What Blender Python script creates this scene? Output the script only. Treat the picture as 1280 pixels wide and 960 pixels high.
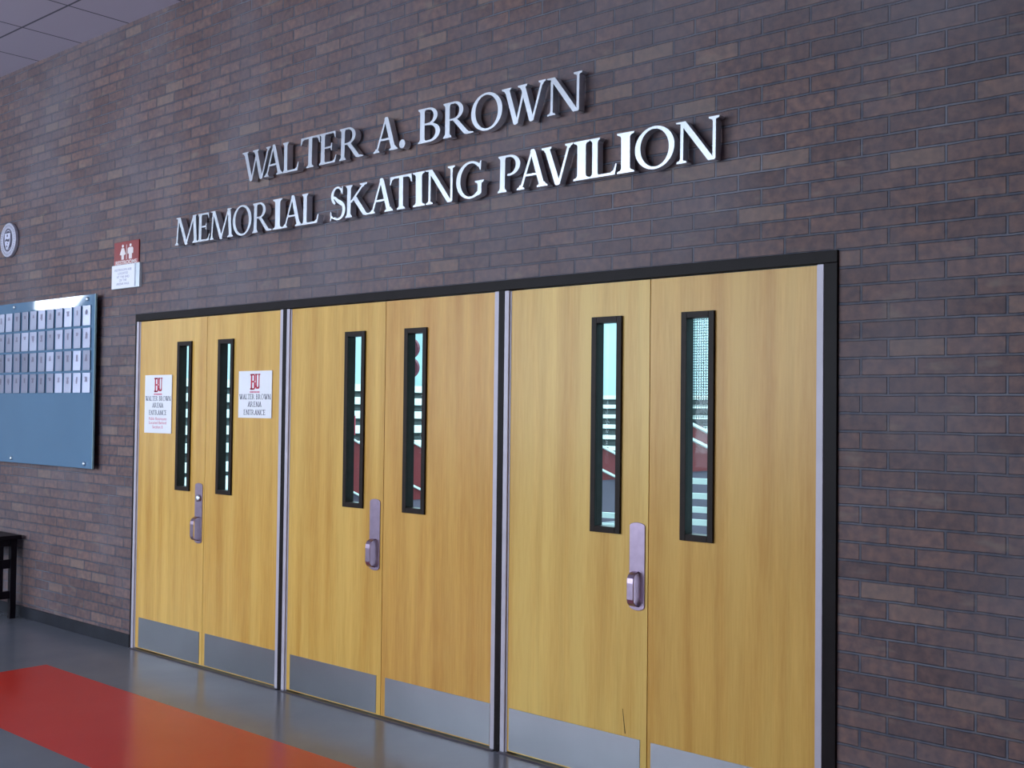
import bpy, bmesh, math, random
from mathutils import Matrix, Vector
from mathutils.geometry import delaunay_2d_cdt

for o in list(bpy.data.objects):
    bpy.data.objects.remove(o)
C = bpy.context.scene.collection
scene = bpy.context.scene
R = random.Random(7)

# ------------------------------------------------------------------ camera
cam_d = bpy.data.cameras.new('camera')
cam = bpy.data.objects.new('camera', cam_d); C.objects.link(cam)
cam_d.sensor_width = 36.0
cam_d.lens = 1400.0 * 36.0 / 1280.0
cam_d.clip_end = 300
right = Vector((0.7502745317875831, 0.6610247006015627, 0.011596212557107678))
down = Vector((-0.0077278823462757044, 0.02630746777980609, -0.9996240278091841))
fwd = Vector((-0.661081240684808, 0.7499028552618499, 0.024846144185241167))
mw = Matrix((( right.x, -down.x, -fwd.x, 6.8548), (right.y, -down.y, -fwd.y, -3.9715),
             (right.z, -down.z, -fwd.z, 1.6029), (0, 0, 0, 1)))
cam.matrix_world = mw
scene.camera = cam

# ------------------------------------------------------------------ world, light, exposure
scene.view_settings.view_transform = 'Standard'
scene.view_settings.look = 'None'
scene.view_settings.gamma = 1.0
scene.view_settings.use_curve_mapping = False
scene.view_settings.exposure = 0.12
w = bpy.data.worlds.new('sky'); scene.world = w; w.use_nodes = True
bg = w.node_tree.nodes['Background']
bg.inputs['Color'].default_value = (0.74, 0.86, 1.0, 1); bg.inputs['Strength'].default_value = 3.0

def area(name, loc, d, sx, sy, power, col, spread=math.pi):
    l = bpy.data.lights.new(name, 'AREA'); l.shape = 'RECTANGLE'; l.size = sx; l.size_y = sy
    l.energy = power; l.color = col; l.spread = spread
    o = bpy.data.objects.new(name, l); C.objects.link(o); o.location = loc
    o.rotation_euler = Vector(d).to_track_quat('-Z', 'Y').to_euler()
    return o
SKY = (0.84, 0.89, 1.0)
# daylight just outside the lobby glazing
area('window_daylight', (-0.8, -8.0, 2.6), (0, 1, -0.12), 9.4, 3.0, 600, SKY)
area('side_window_daylight', (-9.5, -4.9, 2.3), (1, 0.25, -0.1), 3.4, 3.2, 230, SKY)
# roof lamps of the ice hall
area('hall_roof_light', (-9, 19, 9.2), (0, 0, -1), 44, 34, 12500, (0.80, 0.97, 1.0))

# ------------------------------------------------------------------ helpers
def box(bm, x0, x1, y0, y1, z0, z1):
    vs = [bm.verts.new(p) for p in ((x0,y0,z0),(x1,y0,z0),(x1,y1,z0),(x0,y1,z0),(x0,y0,z1),(x1,y0,z1),(x1,y1,z1),(x0,y1,z1))]
    for f in ((0,3,2,1),(4,5,6,7),(0,1,5,4),(1,2,6,5),(2,3,7,6),(3,0,4,7)):
        bm.faces.new([vs[i] for i in f])
    return vs
def prism(bm, pts, axis, a, b):
    """pts: 2D polygon; extruded along axis from a to b. axis 'y': pts=(x,z); 'x': pts=(y,z); 'z': pts=(x,y)"""
    def mk(p, t):
        return {'y': (p[0], t, p[1]), 'x': (t, p[0], p[1]), 'z': (p[0], p[1], t)}[axis]
    A = [bm.verts.new(mk(p, a)) for p in pts]; B = [bm.verts.new(mk(p, b)) for p in pts]
    bm.faces.new(A); bm.faces.new(B[::-1])
    n = len(pts)
    for i in range(n):
        bm.faces.new([A[i], B[i], B[(i+1) % n], A[(i+1) % n]])
def cyl(bm, c, r, y0, y1, n=20, dome=0.0):
    """disc along y, optionally domed towards -y"""
    rings = [(y1, r), (y0 + dome, r)]
    if dome: rings += [(y0 + dome*0.35, r*0.72), (y0, r*0.25)]
    else: rings = [(y1, r), (y0, r)]
    prev = None; first = None
    for (y, rr) in rings:
        ring = [bm.verts.new((c[0] + rr*math.cos(2*math.pi*i/n), y, c[1] + rr*math.sin(2*math.pi*i/n))) for i in range(n)]
        if prev:
            for i in range(n): bm.faces.new([prev[i], prev[(i+1) % n], ring[(i+1) % n], ring[i]])
        else: first = ring
        prev = ring
    bm.faces.new(first); bm.faces.new(prev[::-1])
def tube(bm, pts, r, n=8):
    prev = None
    for i, p in enumerate(pts):
        p = Vector(p); a = Vector(pts[max(i-1, 0)]); b = Vector(pts[min(i+1, len(pts)-1)])
        d = (b-a).normalized(); u = d.orthogonal().normalized(); v = d.cross(u)
        if prev:
            u = (pu - d*pu.dot(d)).normalized(); v = d.cross(u)
        pu = u
        ring = [bm.verts.new(p + r*(math.cos(2*math.pi*k/n)*u + math.sin(2*math.pi*k/n)*v)) for k in range(n)]
        if prev:
            for k in range(n): bm.faces.new([prev[k], prev[(k+1) % n], ring[(k+1) % n], ring[k]])
        else: bm.faces.new(ring[::-1])
        prev = ring
    bm.faces.new(prev)
def obj(name, bm, m, parent=None, loc=(0,0,0), bevel=0.0, smooth=False):
    bmesh.ops.recalc_face_normals(bm, faces=bm.faces[:])
    me = bpy.data.meshes.new(name); bm.to_mesh(me); bm.free()
    me.materials.append(m)
    if smooth:
        for p in me.polygons: p.use_smooth = True
    o = bpy.data.objects.new(name, me); C.objects.link(o); o.location = loc
    if parent: o.parent = parent
    if bevel:
        b = o.modifiers.new('bevel', 'BEVEL'); b.width = bevel; b.segments = 2; b.limit_method = 'ANGLE'
    return o
def tag(o, label, cat, group=None):
    o['label'] = label; o['category'] = cat
    if group: o['group'] = group
    return o
def struct(o): o['kind'] = 'structure'; return o
def empty(name, loc):
    o = bpy.data.objects.new(name, None); C.objects.link(o); o.location = loc; return o
def N(): return bmesh.new()

# ------------------------------------------------------------------ materials
def mat(name, col, rough=0.5, metal=0.0, spec=0.5, coat=0.0, noise=0.0, nscale=40, bump=0.0, bscale=60, stretch=None):
    m = bpy.data.materials.new(name); m.use_nodes = True
    nt = m.node_tree; p = nt.nodes['Principled BSDF']
    p.inputs['Base Color'].default_value = (*col, 1); p.inputs['Roughness'].default_value = rough
    p.inputs['Metallic'].default_value = metal; p.inputs['Specular IOR Level'].default_value = spec
    p.inputs['Coat Weight'].default_value = coat
    tc = nt.nodes.new('ShaderNodeTexCoord'); mp = nt.nodes.new('ShaderNodeMapping')
    nt.links.new(tc.outputs['Object'], mp.inputs['Vector'])
    if stretch: mp.inputs['Scale'].default_value = stretch
    n = nt.nodes.new('ShaderNodeTexNoise'); n.inputs['Scale'].default_value = nscale; n.inputs['Detail'].default_value = 4
    nt.links.new(mp.outputs[0], n.inputs['Vector'])
    if noise:
        r = nt.nodes.new('ShaderNodeValToRGB')
        r.color_ramp.elements[0].color = (*[c*(1-noise) for c in col], 1); r.color_ramp.elements[0].position = 0.3
        r.color_ramp.elements[1].color = (*[min(1, c*(1+noise)) for c in col], 1); r.color_ramp.elements[1].position = 0.7
        nt.links.new(n.outputs['Fac'], r.inputs[0]); nt.links.new(r.outputs[0], p.inputs['Base Color'])
    if bump:
        n2 = nt.nodes.new('ShaderNodeTexNoise'); n2.inputs['Scale'].default_value = bscale
        nt.links.new(mp.outputs[0], n2.inputs['Vector'])
        b = nt.nodes.new('ShaderNodeBump'); b.inputs['Strength'].default_value = bump; b.inputs['Distance'].default_value = 0.002
        nt.links.new(n2.outputs['Fac'], b.inputs['Height']); nt.links.new(b.outputs[0], p.inputs['Normal'])
    return m

def mix(nt, typ, fac, a, b):
    n = nt.nodes.new('ShaderNodeMix'); n.data_type = 'RGBA'; n.blend_type = typ
    for s, v in ((n.inputs[0], fac), (n.inputs[6], a), (n.inputs[7], b)):
        if isinstance(v, bpy.types.NodeSocket): nt.links.new(v, s)
        elif isinstance(v, (int, float)): s.default_value = v
        else: s.default_value = (*v, 1)
    return n.outputs[2]

def brick_mat():
    m = bpy.data.materials.new('brown_brick'); m.use_nodes = True
    nt = m.node_tree; p = nt.nodes['Principled BSDF']; L = nt.links.new
    tc = nt.nodes.new('ShaderNodeTexCoord'); sep = nt.nodes.new('ShaderNodeSeparateXYZ'); cb = nt.nodes.new('ShaderNodeCombineXYZ')
    L(tc.outputs['Object'], sep.inputs[0])
    ax = nt.nodes.new('ShaderNodeMath'); ax.operation = 'ADD'
    L(sep.outputs['X'], ax.inputs[0]); L(sep.outputs['Y'], ax.inputs[1])
    # slight waviness of the laid courses
    nw = nt.nodes.new('ShaderNodeTexNoise'); nw.inputs['Scale'].default_value = 9; L(tc.outputs['Object'], nw.inputs['Vector'])
    mw_ = nt.nodes.new('ShaderNodeMath'); mw_.operation = 'MULTIPLY_ADD'; mw_.inputs[1].default_value = 0.006; mw_.inputs[2].default_value = -0.003 - BRZ
    L(nw.outputs['Fac'], mw_.inputs[0])
    az = nt.nodes.new('ShaderNodeMath'); az.operation = 'ADD'; L(sep.outputs['Z'], az.inputs[0]); L(mw_.outputs[0], az.inputs[1])
    ax2 = nt.nodes.new('ShaderNodeMath'); ax2.operation = 'SUBTRACT'; ax2.inputs[1].default_value = BRX; L(ax.outputs[0], ax2.inputs[0])
    L(ax2.outputs[0], cb.inputs[0]); L(az.outputs[0], cb.inputs[1])
    def brick(c1, c2, mo, ms, sm, bias=0.0):
        b = nt.nodes.new('ShaderNodeTexBrick'); b.offset = 0.5; b.offset_frequency = 2; b.squash = 1
        b.inputs['Scale'].default_value = 1; b.inputs['Brick Width'].default_value = 0.2085; b.inputs['Row Height'].default_value = 0.0684
        b.inputs['Mortar Size'].default_value = ms; b.inputs['Mortar Smooth'].default_value = sm; b.inputs['Bias'].default_value = bias
        b.inputs['Color1'].default_value = (*c1, 1); b.inputs['Color2'].default_value = (*c2, 1); b.inputs['Mortar'].default_value = (*mo, 1)
        L(cb.outputs[0], b.inputs['Vector']); return b
    b1 = brick((0.120, 0.080, 0.082), (0.195, 0.128, 0.120), (0.085, 0.092, 0.120), 0.0056, 0.3)
    # mottling inside the bricks
    n1 = nt.nodes.new('ShaderNodeTexNoise'); n1.inputs['Scale'].default_value = 28; n1.inputs['Detail'].default_value = 6; L(tc.outputs['Object'], n1.inputs['Vector'])
    r1 = nt.nodes.new('ShaderNodeValToRGB'); L(n1.outputs['Fac'], r1.inputs[0])
    r1.color_ramp.elements[0].color = (0.70, 0.74, 0.84, 1); r1.color_ramp.elements[0].position = 0.36
    r1.color_ramp.elements[1].color = (1.28, 1.15, 1.04, 1); r1.color_ramp.elements[1].position = 0.68
    c = mix(nt, 'MULTIPLY', 1.0, b1.outputs['Color'], r1.outputs[0])
    # a grey bloom and a few tan bricks
    n2 = nt.nodes.new('ShaderNodeTexNoise'); n2.inputs['Scale'].default_value = 1.1; n2.inputs['Detail'].default_value = 5; L(tc.outputs['Object'], n2.inputs['Vector'])
    r2 = nt.nodes.new('ShaderNodeMapRange'); r2.inputs[1].default_value = 0.42; r2.inputs[2].default_value = 0.72; r2.inputs[4].default_value = 0.7; L(n2.outputs['Fac'], r2.inputs[0])
    c = mix(nt, 'MIX', r2.outputs[0], c, (0.165, 0.155, 0.185))
    nv = nt.nodes.new('ShaderNodeTexNoise'); nv.inputs['Scale'].default_value = 3.3; nv.inputs['Detail'].default_value = 3
    mv = nt.nodes.new('ShaderNodeMapping'); mv.inputs['Scale'].default_value = (1.6, 1.6, 4.5); L(tc.outputs['Object'], mv.inputs[0]); L(mv.outputs[0], nv.inputs['Vector'])
    r3 = nt.nodes.new('ShaderNodeMapRange'); r3.inputs[1].default_value = 0.60; r3.inputs[2].default_value = 0.72; r3.inputs[4].default_value = 0.45; L(nv.outputs['Fac'], r3.inputs[0])
    c = mix(nt, 'MIX', r3.outputs[0], c, (0.25, 0.20, 0.17))
    bt = brick((0, 0, 0), (1, 1, 1), (0, 0, 0), 0.0056, 0.3)
    rt = nt.nodes.new('ShaderNodeMapRange'); rt.inputs[1].default_value = 0.90; rt.inputs[2].default_value = 0.97; rt.inputs[4].default_value = 0.36; L(bt.outputs['Color'], rt.inputs[0])
    c = mix(nt, 'MIX', rt.outputs[0], c, (0.235, 0.185, 0.155))
    # pale line along some joints
    b2 = brick((0, 0, 0), (0, 0, 0), (1, 1, 1), 0.0028, 0.1)
    n3 = nt.nodes.new('ShaderNodeTexNoise'); n3.inputs['Scale'].default_value = 2.1; n3.inputs['Detail'].default_value = 4; L(tc.outputs['Object'], n3.inputs['Vector'])
    r4 = nt.nodes.new('ShaderNodeMapRange'); r4.inputs[1].default_value = 0.47; r4.inputs[2].default_value = 0.68; r4.inputs[4].default_value = 0.6; L(n3.outputs['Fac'], r4.inputs[0])
    f = nt.nodes.new('ShaderNodeMath'); f.operation = 'MULTIPLY'; L(b2.outputs['Fac'], f.inputs[0]); L(r4.outputs[0], f.inputs[1])
    c = mix(nt, 'MIX', f.outputs[0], c, (0.24, 0.25, 0.30))
    L(c, p.inputs['Base Color'])
    p.inputs['Roughness'].default_value = 0.62; p.inputs['Specular IOR Level'].default_value = 0.35
    inv = nt.nodes.new('ShaderNodeMath'); inv.operation = 'SUBTRACT'; inv.inputs[0].default_value = 1.0; L(b1.outputs['Fac'], inv.inputs[1])
    h = nt.nodes.new('ShaderNodeMath'); h.operation = 'MULTIPLY_ADD'; h.inputs[1].default_value = 0.25; L(n1.outputs['Fac'], h.inputs[0]); L(inv.outputs[0], h.inputs[2])
    bp = nt.nodes.new('ShaderNodeBump'); bp.inputs['Strength'].default_value = 1.0; bp.inputs['Distance'].default_value = 0.0065
    L(h.outputs[0], bp.inputs['Height']); L(bp.outputs[0], p.inputs['Normal'])
    return m
BRX, BRZ = 0.075, 0.0392
BRICK = brick_mat()

def wood_mat(name, dark, light, seed):
    m = bpy.data.materials.new(name); m.use_nodes = True
    nt = m.node_tree; p = nt.nodes['Principled BSDF']; L = nt.links.new
    tc = nt.nodes.new('ShaderNodeTexCoord'); mp = nt.nodes.new('ShaderNodeMapping'); L(tc.outputs['Object'], mp.inputs[0])
    mp.inputs['Scale'].default_value = (7.0, 1, 0.35); mp.inputs['Location'].default_value = (seed*3.7, 0, seed*1.3)
    n = nt.nodes.new('ShaderNodeTexNoise'); n.inputs['Scale'].default_value = 1.3; n.inputs['Detail'].default_value = 3; L(mp.outputs[0], n.inputs['Vector'])
    wv = nt.nodes.new('ShaderNodeTexNoise'); wv.inputs['Scale'].default_value = 14; wv.inputs['Detail'].default_value = 5; wv.inputs['Roughness'].default_value = 0.65
    L(mp.outputs[0], wv.inputs['Vector'])
    mp2 = nt.nodes.new('ShaderNodeMapping'); mp2.inputs['Scale'].default_value = (60, 1, 2.0); L(tc.outputs['Object'], mp2.inputs[0])
    fine = nt.nodes.new('ShaderNodeTexNoise'); fine.inputs['Scale'].default_value = 3; fine.inputs['Detail'].default_value = 3; L(mp2.outputs[0], fine.inputs['Vector'])
    a = nt.nodes.new('ShaderNodeMath'); a.operation = 'MULTIPLY_ADD'; a.inputs[1].default_value = 0.45; L(wv.outputs['Fac'], a.inputs[0]); L(n.outputs['Fac'], a.inputs[2])
    b = nt.nodes.new('ShaderNodeMath'); b.operation = 'MULTIPLY_ADD'; b.inputs[1].default_value = 0.25; L(fine.outputs['Fac'], b.inputs[0]); L(a.outputs[0], b.inputs[2])
    r = nt.nodes.new('ShaderNodeValToRGB'); L(b.outputs[0], r.inputs[0])
    r.color_ramp.elements[0].position = 0.62; r.color_ramp.elements[0].color = (*dark, 1)
    r.color_ramp.elements[1].position = 1.02; r.color_ramp.elements[1].color = (*light, 1)
    L(r.outputs[0], p.inputs['Base Color'])
    p.inputs['Roughness'].default_value = 0.30; p.inputs['Specular IOR Level'].default_value = 0.28
    vn = nt.nodes.new('ShaderNodeTexWave'); vn.wave_type = 'RINGS'; vn.rings_direction = 'SPHERICAL'; vn.inputs['Scale'].default_value = 1.1; vn.inputs['Distortion'].default_value = 9.0; vn.inputs['Detail'].default_value = 3; vn.inputs['Detail Scale'].default_value = 2.0
    mp3 = nt.nodes.new('ShaderNodeMapping'); mp3.inputs['Scale'].default_value = (2.6, 1, 0.22); mp3.inputs['Location'].default_value = (-seed*2.1-.7, 0, -.25); L(tc.outputs['Object'], mp3.inputs[0]); L(mp3.outputs[0], vn.inputs['Vector'])
    c2 = nt.nodes.new('ShaderNodeMapRange'); c2.inputs[3].default_value = 0.965; c2.inputs[4].default_value = 1.02; L(vn.outputs['Fac'], c2.inputs[0])
    vm = nt.nodes.new('ShaderNodeVectorMath'); vm.operation = 'SCALE'; L(r.outputs[0], vm.inputs[0]); L(c2.outputs[0], vm.inputs['Scale'])
    L(vm.outputs[0], p.inputs['Base Color'])
    return m
WOOD = [wood_mat('oak_veneer_a', (0.56, 0.290, 0.055), (0.74, 0.470, 0.120), 1),
        wood_mat('oak_veneer_b', (0.55, 0.280, 0.052), (0.73, 0.455, 0.115), 2),
        wood_mat('oak_veneer_c', (0.56, 0.290, 0.055), (0.74, 0.470, 0.120), 3),
        wood_mat('oak_veneer_d', (0.52, 0.245, 0.047), (0.71, 0.415, 0.102), 4),
        wood_mat('oak_veneer_e', (0.62, 0.350, 0.080), (0.78, 0.530, 0.150), 5),
        wood_mat('oak_veneer_f', (0.57, 0.295, 0.058), (0.73, 0.455, 0.118), 6)]

def floor_mat():
    m = bpy.data.materials.new('polished_floor'); m.use_nodes = True
    nt = m.node_tree; p = nt.nodes['Principled BSDF']; L = nt.links.new
    tc = nt.nodes.new('ShaderNodeTexCoord')
    n = nt.nodes.new('ShaderNodeTexNoise'); n.inputs['Scale'].default_value = 2.2; n.inputs['Detail'].default_value = 5; L(tc.outputs['Object'], n.inputs['Vector'])
    r = nt.nodes.new('ShaderNodeValToRGB'); L(n.outputs['Fac'], r.inputs[0])
    r.color_ramp.elements[0].color = (0.140, 0.152, 0.182, 1); r.color_ramp.elements[0].position = 0.3
    r.color_ramp.elements[1].color = (0.172, 0.185, 0.215, 1); r.color_ramp.elements[1].position = 0.7
    # the inlaid red stripe: x > 0.07, -1.42 < y < -0.62
    sep = nt.nodes.new('ShaderNodeSeparateXYZ'); L(tc.outputs['Object'], sep.inputs[0])
    def step(sock, v, op):
        q = nt.nodes.new('ShaderNodeMath'); q.operation = op; q.inputs[1].default_value = v; L(sock, q.inputs[0]); return q.outputs[0]
    def mul(a, b):
        q = nt.nodes.new('ShaderNodeMath'); q.operation = 'MULTIPLY'; L(a, q.inputs[0]); L(b, q.inputs[1]); return q.outputs[0]
    f = mul(mul(step(sep.outputs['X'], 0.07, 'GREATER_THAN'), step(sep.outputs['Y'], -0.62, 'LESS_THAN')), step(sep.outputs['Y'], -1.43, 'GREATER_THAN'))
    red = nt.nodes.new('ShaderNodeValToRGB'); L(n.outputs['Fac'], red.inputs[0])
    red.color_ramp.elements[0].color = (0.58, 0.032, 0.018, 1); red.color_ramp.elements[0].position = 0.3
    red.color_ramp.elements[1].color = (0.60, 0.040, 0.022, 1); red.color_ramp.elements[1].position = 0.7
    L(mix(nt, 'MIX', f, r.outputs[0], red.outputs[0]), p.inputs['Base Color'])
    p.inputs['Roughness'].default_value = 0.20; p.inputs['Specular IOR Level'].default_value = 0.36
    nb = nt.nodes.new('ShaderNodeTexNoise'); nb.inputs['Scale'].default_value = 40; L(tc.outputs['Object'], nb.inputs['Vector'])
    bp = nt.nodes.new('ShaderNodeBump'); bp.inputs['Strength'].default_value = 0.08; bp.inputs['Distance'].default_value = 0.002
    L(nb.outputs['Fac'], bp.inputs['Height']); L(bp.outputs[0], p.inputs['Normal'])
    return m

def ceil_mat():
    m = bpy.data.materials.new('ceiling_tile'); m.use_nodes = True
    nt = m.node_tree; p = nt.nodes['Principled BSDF']; L = nt.links.new
    tc = nt.nodes.new('ShaderNodeTexCoord'); mp = nt.nodes.new('ShaderNodeMapping'); L(tc.outputs['Object'], mp.inputs[0])
    mp.inputs['Location'].default_value = (0.856, 0.436, 0)
    b = nt.nodes.new('ShaderNodeTexBrick'); b.offset = 0; b.inputs['Scale'].default_value = 1
    b.inputs['Brick Width'].default_value = 0.656; b.inputs['Row Height'].default_value = 0.656
    b.inputs['Mortar Size'].default_value = 0.008; b.inputs['Mortar Smooth'].default_value = 0.1
    b.inputs['Color1'].default_value = (0.52, 0.46, 0.56, 1); b.inputs['Color2'].default_value = (0.50, 0.445, 0.545, 1); b.inputs['Mortar'].default_value = (0.13, 0.12, 0.16, 1)
    L(mp.outputs[0], b.inputs['Vector']); L(b.outputs['Color'], p.inputs['Base Color']); p.inputs['Roughness'].default_value = 0.9
    return m

def glass_mat(name, tint=(0.9, 0.96, 1.0), refl=0.08):
    m = bpy.data.materials.new(name); m.use_nodes = True
    nt = m.node_tree; nt.nodes.remove(nt.nodes['Principled BSDF']); L = nt.links.new
    t = nt.nodes.new('ShaderNodeBsdfTransparent'); t.inputs[0].default_value = (*tint, 1)
    g = nt.nodes.new('ShaderNodeBsdfGlossy'); g.inputs['Roughness'].default_value = 0.02
    ms = nt.nodes.new('ShaderNodeMixShader'); ms.inputs[0].default_value = refl
    L(t.outputs[0], ms.inputs[1]); L(g.outputs[0], ms.inputs[2]); L(ms.outputs[0], nt.nodes['Material Output'].inputs[0])
    return m

FLOOR = floor_mat(); CEIL = ceil_mat()
BLACK = mat('dark_bronze_paint', (0.009, 0.006, 0.007), 0.45, spec=0.12, noise=0.2, nscale=12)
WINFRAME = mat('dark_brown_metal', (0.017, 0.010, 0.008), 0.45, spec=0.15, noise=0.2, nscale=20)
ALU = mat('hinge_aluminium', (0.50, 0.47, 0.54), 0.5, metal=0.15, noise=0.06, nscale=8)
STEEL = mat('brushed_steel', (0.27, 0.28, 0.31), 0.30, metal=1.0, noise=0.05, nscale=3)
HANDLE = mat('satin_steel', (0.36, 0.28, 0.37), 0.30, metal=1.0, noise=0.08, nscale=30)
LETTER = mat('brushed_sign_metal', (0.64, 0.69, 0.74), 0.36, metal=1.0, noise=0.06, nscale=9, stretch=(14, 1, 2), bump=0.25, bscale=25)
PLASTER = mat('painted_plaster', (0.42, 0.40, 0.40), 0.9, noise=0.05, nscale=3)
PAPER = mat('white_sign_board', (0.86, 0.87, 0.92), 0.5, noise=0.02, nscale=6)
NAVY = mat('navy_ink', (0.008, 0.014, 0.06), 0.6, noise=0.1)
REDINK = mat('crimson_ink', (0.55, 0.015, 0.06), 0.6, noise=0.1)
PINKINK = mat('red_pink_ink', (0.62, 0.12, 0.22), 0.6, noise=0.1)
MAROON = mat('maroon_sign_plastic', (0.26, 0.016, 0.018), 0.35, noise=0.08, nscale=20)
WHITEP = mat('white_lettering', (0.82, 0.76, 0.76), 0.5, noise=0.02)
GREYINK = mat('grey_ink', (0.33, 0.33, 0.48), 0.6, noise=0.1)
CLEARP = glass_mat('clear_acrylic', (0.93, 0.97, 1.0), 0.12)
PANE = glass_mat('wired_pane', (0.92, 0.98, 0.99), 0.012)
WINPANE = glass_mat('lobby_window_pane', (0.97, 0.99, 1.0), 0.05)
BOARD = mat('blue_glass_panel', (0.105, 0.215, 0.345), 0.04, spec=0.9, coat=0.6, noise=0.04, nscale=1.5)
PLATE = mat('silver_name_plate', (0.36, 0.38, 0.50), 0.28, metal=0.85, noise=0.07, nscale=5)
ENGR = mat('plate_engraving', (0.20, 0.19, 0.27), 0.5, noise=0.2, nscale=60)
PEWTER = mat('cast_pewter', (0.50, 0.50, 0.60), 0.45, metal=0.45, noise=0.12, nscale=40, bump=0.4, bscale=90)
PEWDARK = mat('dark_relief_field', (0.05, 0.045, 0.085), 0.55, noise=0.1)
DARKWOOD = mat('black_stained_wood', (0.006, 0.004, 0.008), 0.45, spec=0.2, noise=0.3, nscale=14)
BASE = mat('dark_base_tile', (0.020, 0.022, 0.030), 0.5, spec=0.2, noise=0.25, nscale=7)
# ice hall
HWALL = mat('hall_wall_panel', (0.58, 0.76, 0.80), 0.8, noise=0.08, nscale=0.5)
HFLOOR = mat('hall_floor', (0.42, 0.46, 0.50), 0.5, noise=0.1, nscale=0.6)
WHITEM = mat('white_bench_board', (0.80, 0.88, 0.86), 0.5, noise=0.05, nscale=2)
DGREY = mat('dark_riser', (0.05, 0.062, 0.065), 0.7, noise=0.2, nscale=2)
HRED = mat('red_seating', (0.17, 0.006, 0.010), 0.5, noise=0.1, nscale=4)
HVIO = mat('grey_violet_base', (0.13, 0.10, 0.14), 0.7, noise=0.1, nscale=3)
HCYAN = mat('turquoise_panel', (0.05, 0.72, 0.60), 0.5, noise=0.05)
NETM = mat('black_netting', (0.008, 0.015, 0.02), 0.7, noise=0.1)

# ------------------------------------------------------------------ lobby shell
XL, XR, YF, H = -9.0, 11.0, -7.6, 4.245
DX0, DX1, DZ = -0.016, 4.990, 2.228             # door opening in the brick
b = N()
box(b, XL-.2, DX0, 0, .30, 0, H+.1); box(b, DX1, XR+.2, 0, .30, 0, H+.1); box(b, DX0, DX1, 0, .30, DZ, H+.1)
struct(obj('wall_back', b, BRICK))
b = N(); box(b, XL-.2, XR+.2, YF-.2, .30, -.2, 0); struct(obj('floor', b, FLOOR))
b = N(); box(b, XL-.2, XR+.2, YF-.2, .0, H, H+.15); struct(obj('ceiling', b, CEIL))
def wall_with_holes(name, axis, p0, p1, a0, a1, holes, m):
    """holes along the wall: list of (u0,u1,z0,z1), sorted and disjoint in u"""
    b = N(); u = a0
    def bb(u0, u1, z0, z1):
        if u1-u0 < 1e-4 or z1-z0 < 1e-4: return
        if axis == 'x': box(b, u0, u1, p0, p1, z0, z1)
        else: box(b, p0, p1, u0, u1, z0, z1)
    for (u0, u1, z0, z1) in holes:
        bb(u, u0, 0, H); bb(u0, u1, 0, z0); bb(u0, u1, z1, H); u = u1
    bb(u, a1, 0, H)
    return struct(obj(name, b, m))
FH = [(-5.4 + k*1.95, -5.4 + k*1.95 + 1.72, 0.9, 3.9) for k in range(5)]
wall_with_holes('wall_front', 'x', YF-.2, YF, XL, XR, FH, PLASTER)
LH = [(-6.35, -5.35, 0.4, 3.9), (-4.62, -3.66, 2.95, 3.95), (-3.22, -3.12, 0.85, 1.95)]
wall_with_holes('wall_left', 'y', XL-.2, XL, YF, 0, LH, PLASTER)
wall_with_holes('wall_right', 'y', XR, XR+.2, YF, 0, [], PLASTER)
k = 0
for (ax, hs) in (('x', FH), ('y', LH)):
    for (u0, u1, z0, z1) in hs:
        k += 1
        fw = min(0.05, (u1-u0)*0.12)
        b = N()
        def fb(a, c, d, e):
            if ax == 'x': box(b, a, c, YF-.13, YF-.05, d, e)
            else: box(b, XL-.13, XL-.05, a, c, d, e)
        fb(u0, u0+fw, z0, z1); fb(u1-fw, u1, z0, z1); fb(u0+fw, u1-fw, z0, z0+fw); fb(u0+fw, u1-fw, z1-fw, z1)
        wn = struct(obj('window_%d' % k, b, BLACK))
        b = N()
        if ax == 'x': box(b, u0+fw, u1-fw, YF-.095, YF-.085, z0+fw, z1-fw)
        else: box(b, XL-.095, XL-.085, u0+fw, u1-fw, z0+fw, z1-fw)
        obj('pane', b, WINPANE, wn)
# unseen sloping infill, added to slant the high window's reflection in the glass board
b = N(); prism(b, [(-4.62, 2.95), (-4.28, 2.95), (-4.62, 3.40)], 'x', XL-.2, XL); struct(obj('wall_left', b, PLASTER))
b = N(); prism(b, [(-3.66, 3.95), (-3.66, 3.05), (-3.98, 3.95)], 'x', XL-.2, XL); struct(obj('wall_left', b, PLASTER))
# dark tile base along the brick
b = N(); box(b, XL, DX0-.004, -.012, 0, 0, .085); struct(obj('baseboard_back', b, BASE, bevel=.003))
b = N(); box(b, DX1+.004, XR, -.012, 0, 0, .085); struct(obj('baseboard_back', b, BASE, bevel=.003))

# ------------------------------------------------------------------ door frame
b = N(); box(b, DX0, DX1, -.012, .12, 2.181, DZ); struct(obj('trim_1', b, BLACK, bevel=.002))
b = N(); box(b, DX0, .002, -.010, .12, 0, 2.181); struct(obj('trim_2', b, BLACK))
b = N(); box(b, 4.936, DX1, -.012, .12, 0, 2.181); struct(obj('trim_3', b, BLACK, bevel=.002))
b = N(); box(b, 1.6005, 1.6335, -.013, .12, 0, 2.181); struct(obj('trim_4', b, BLACK))
b = N(); box(b, 3.2755, 3.3115, -.013, .12, 0, 2.181); struct(obj('trim_5', b, BLACK))

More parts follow.
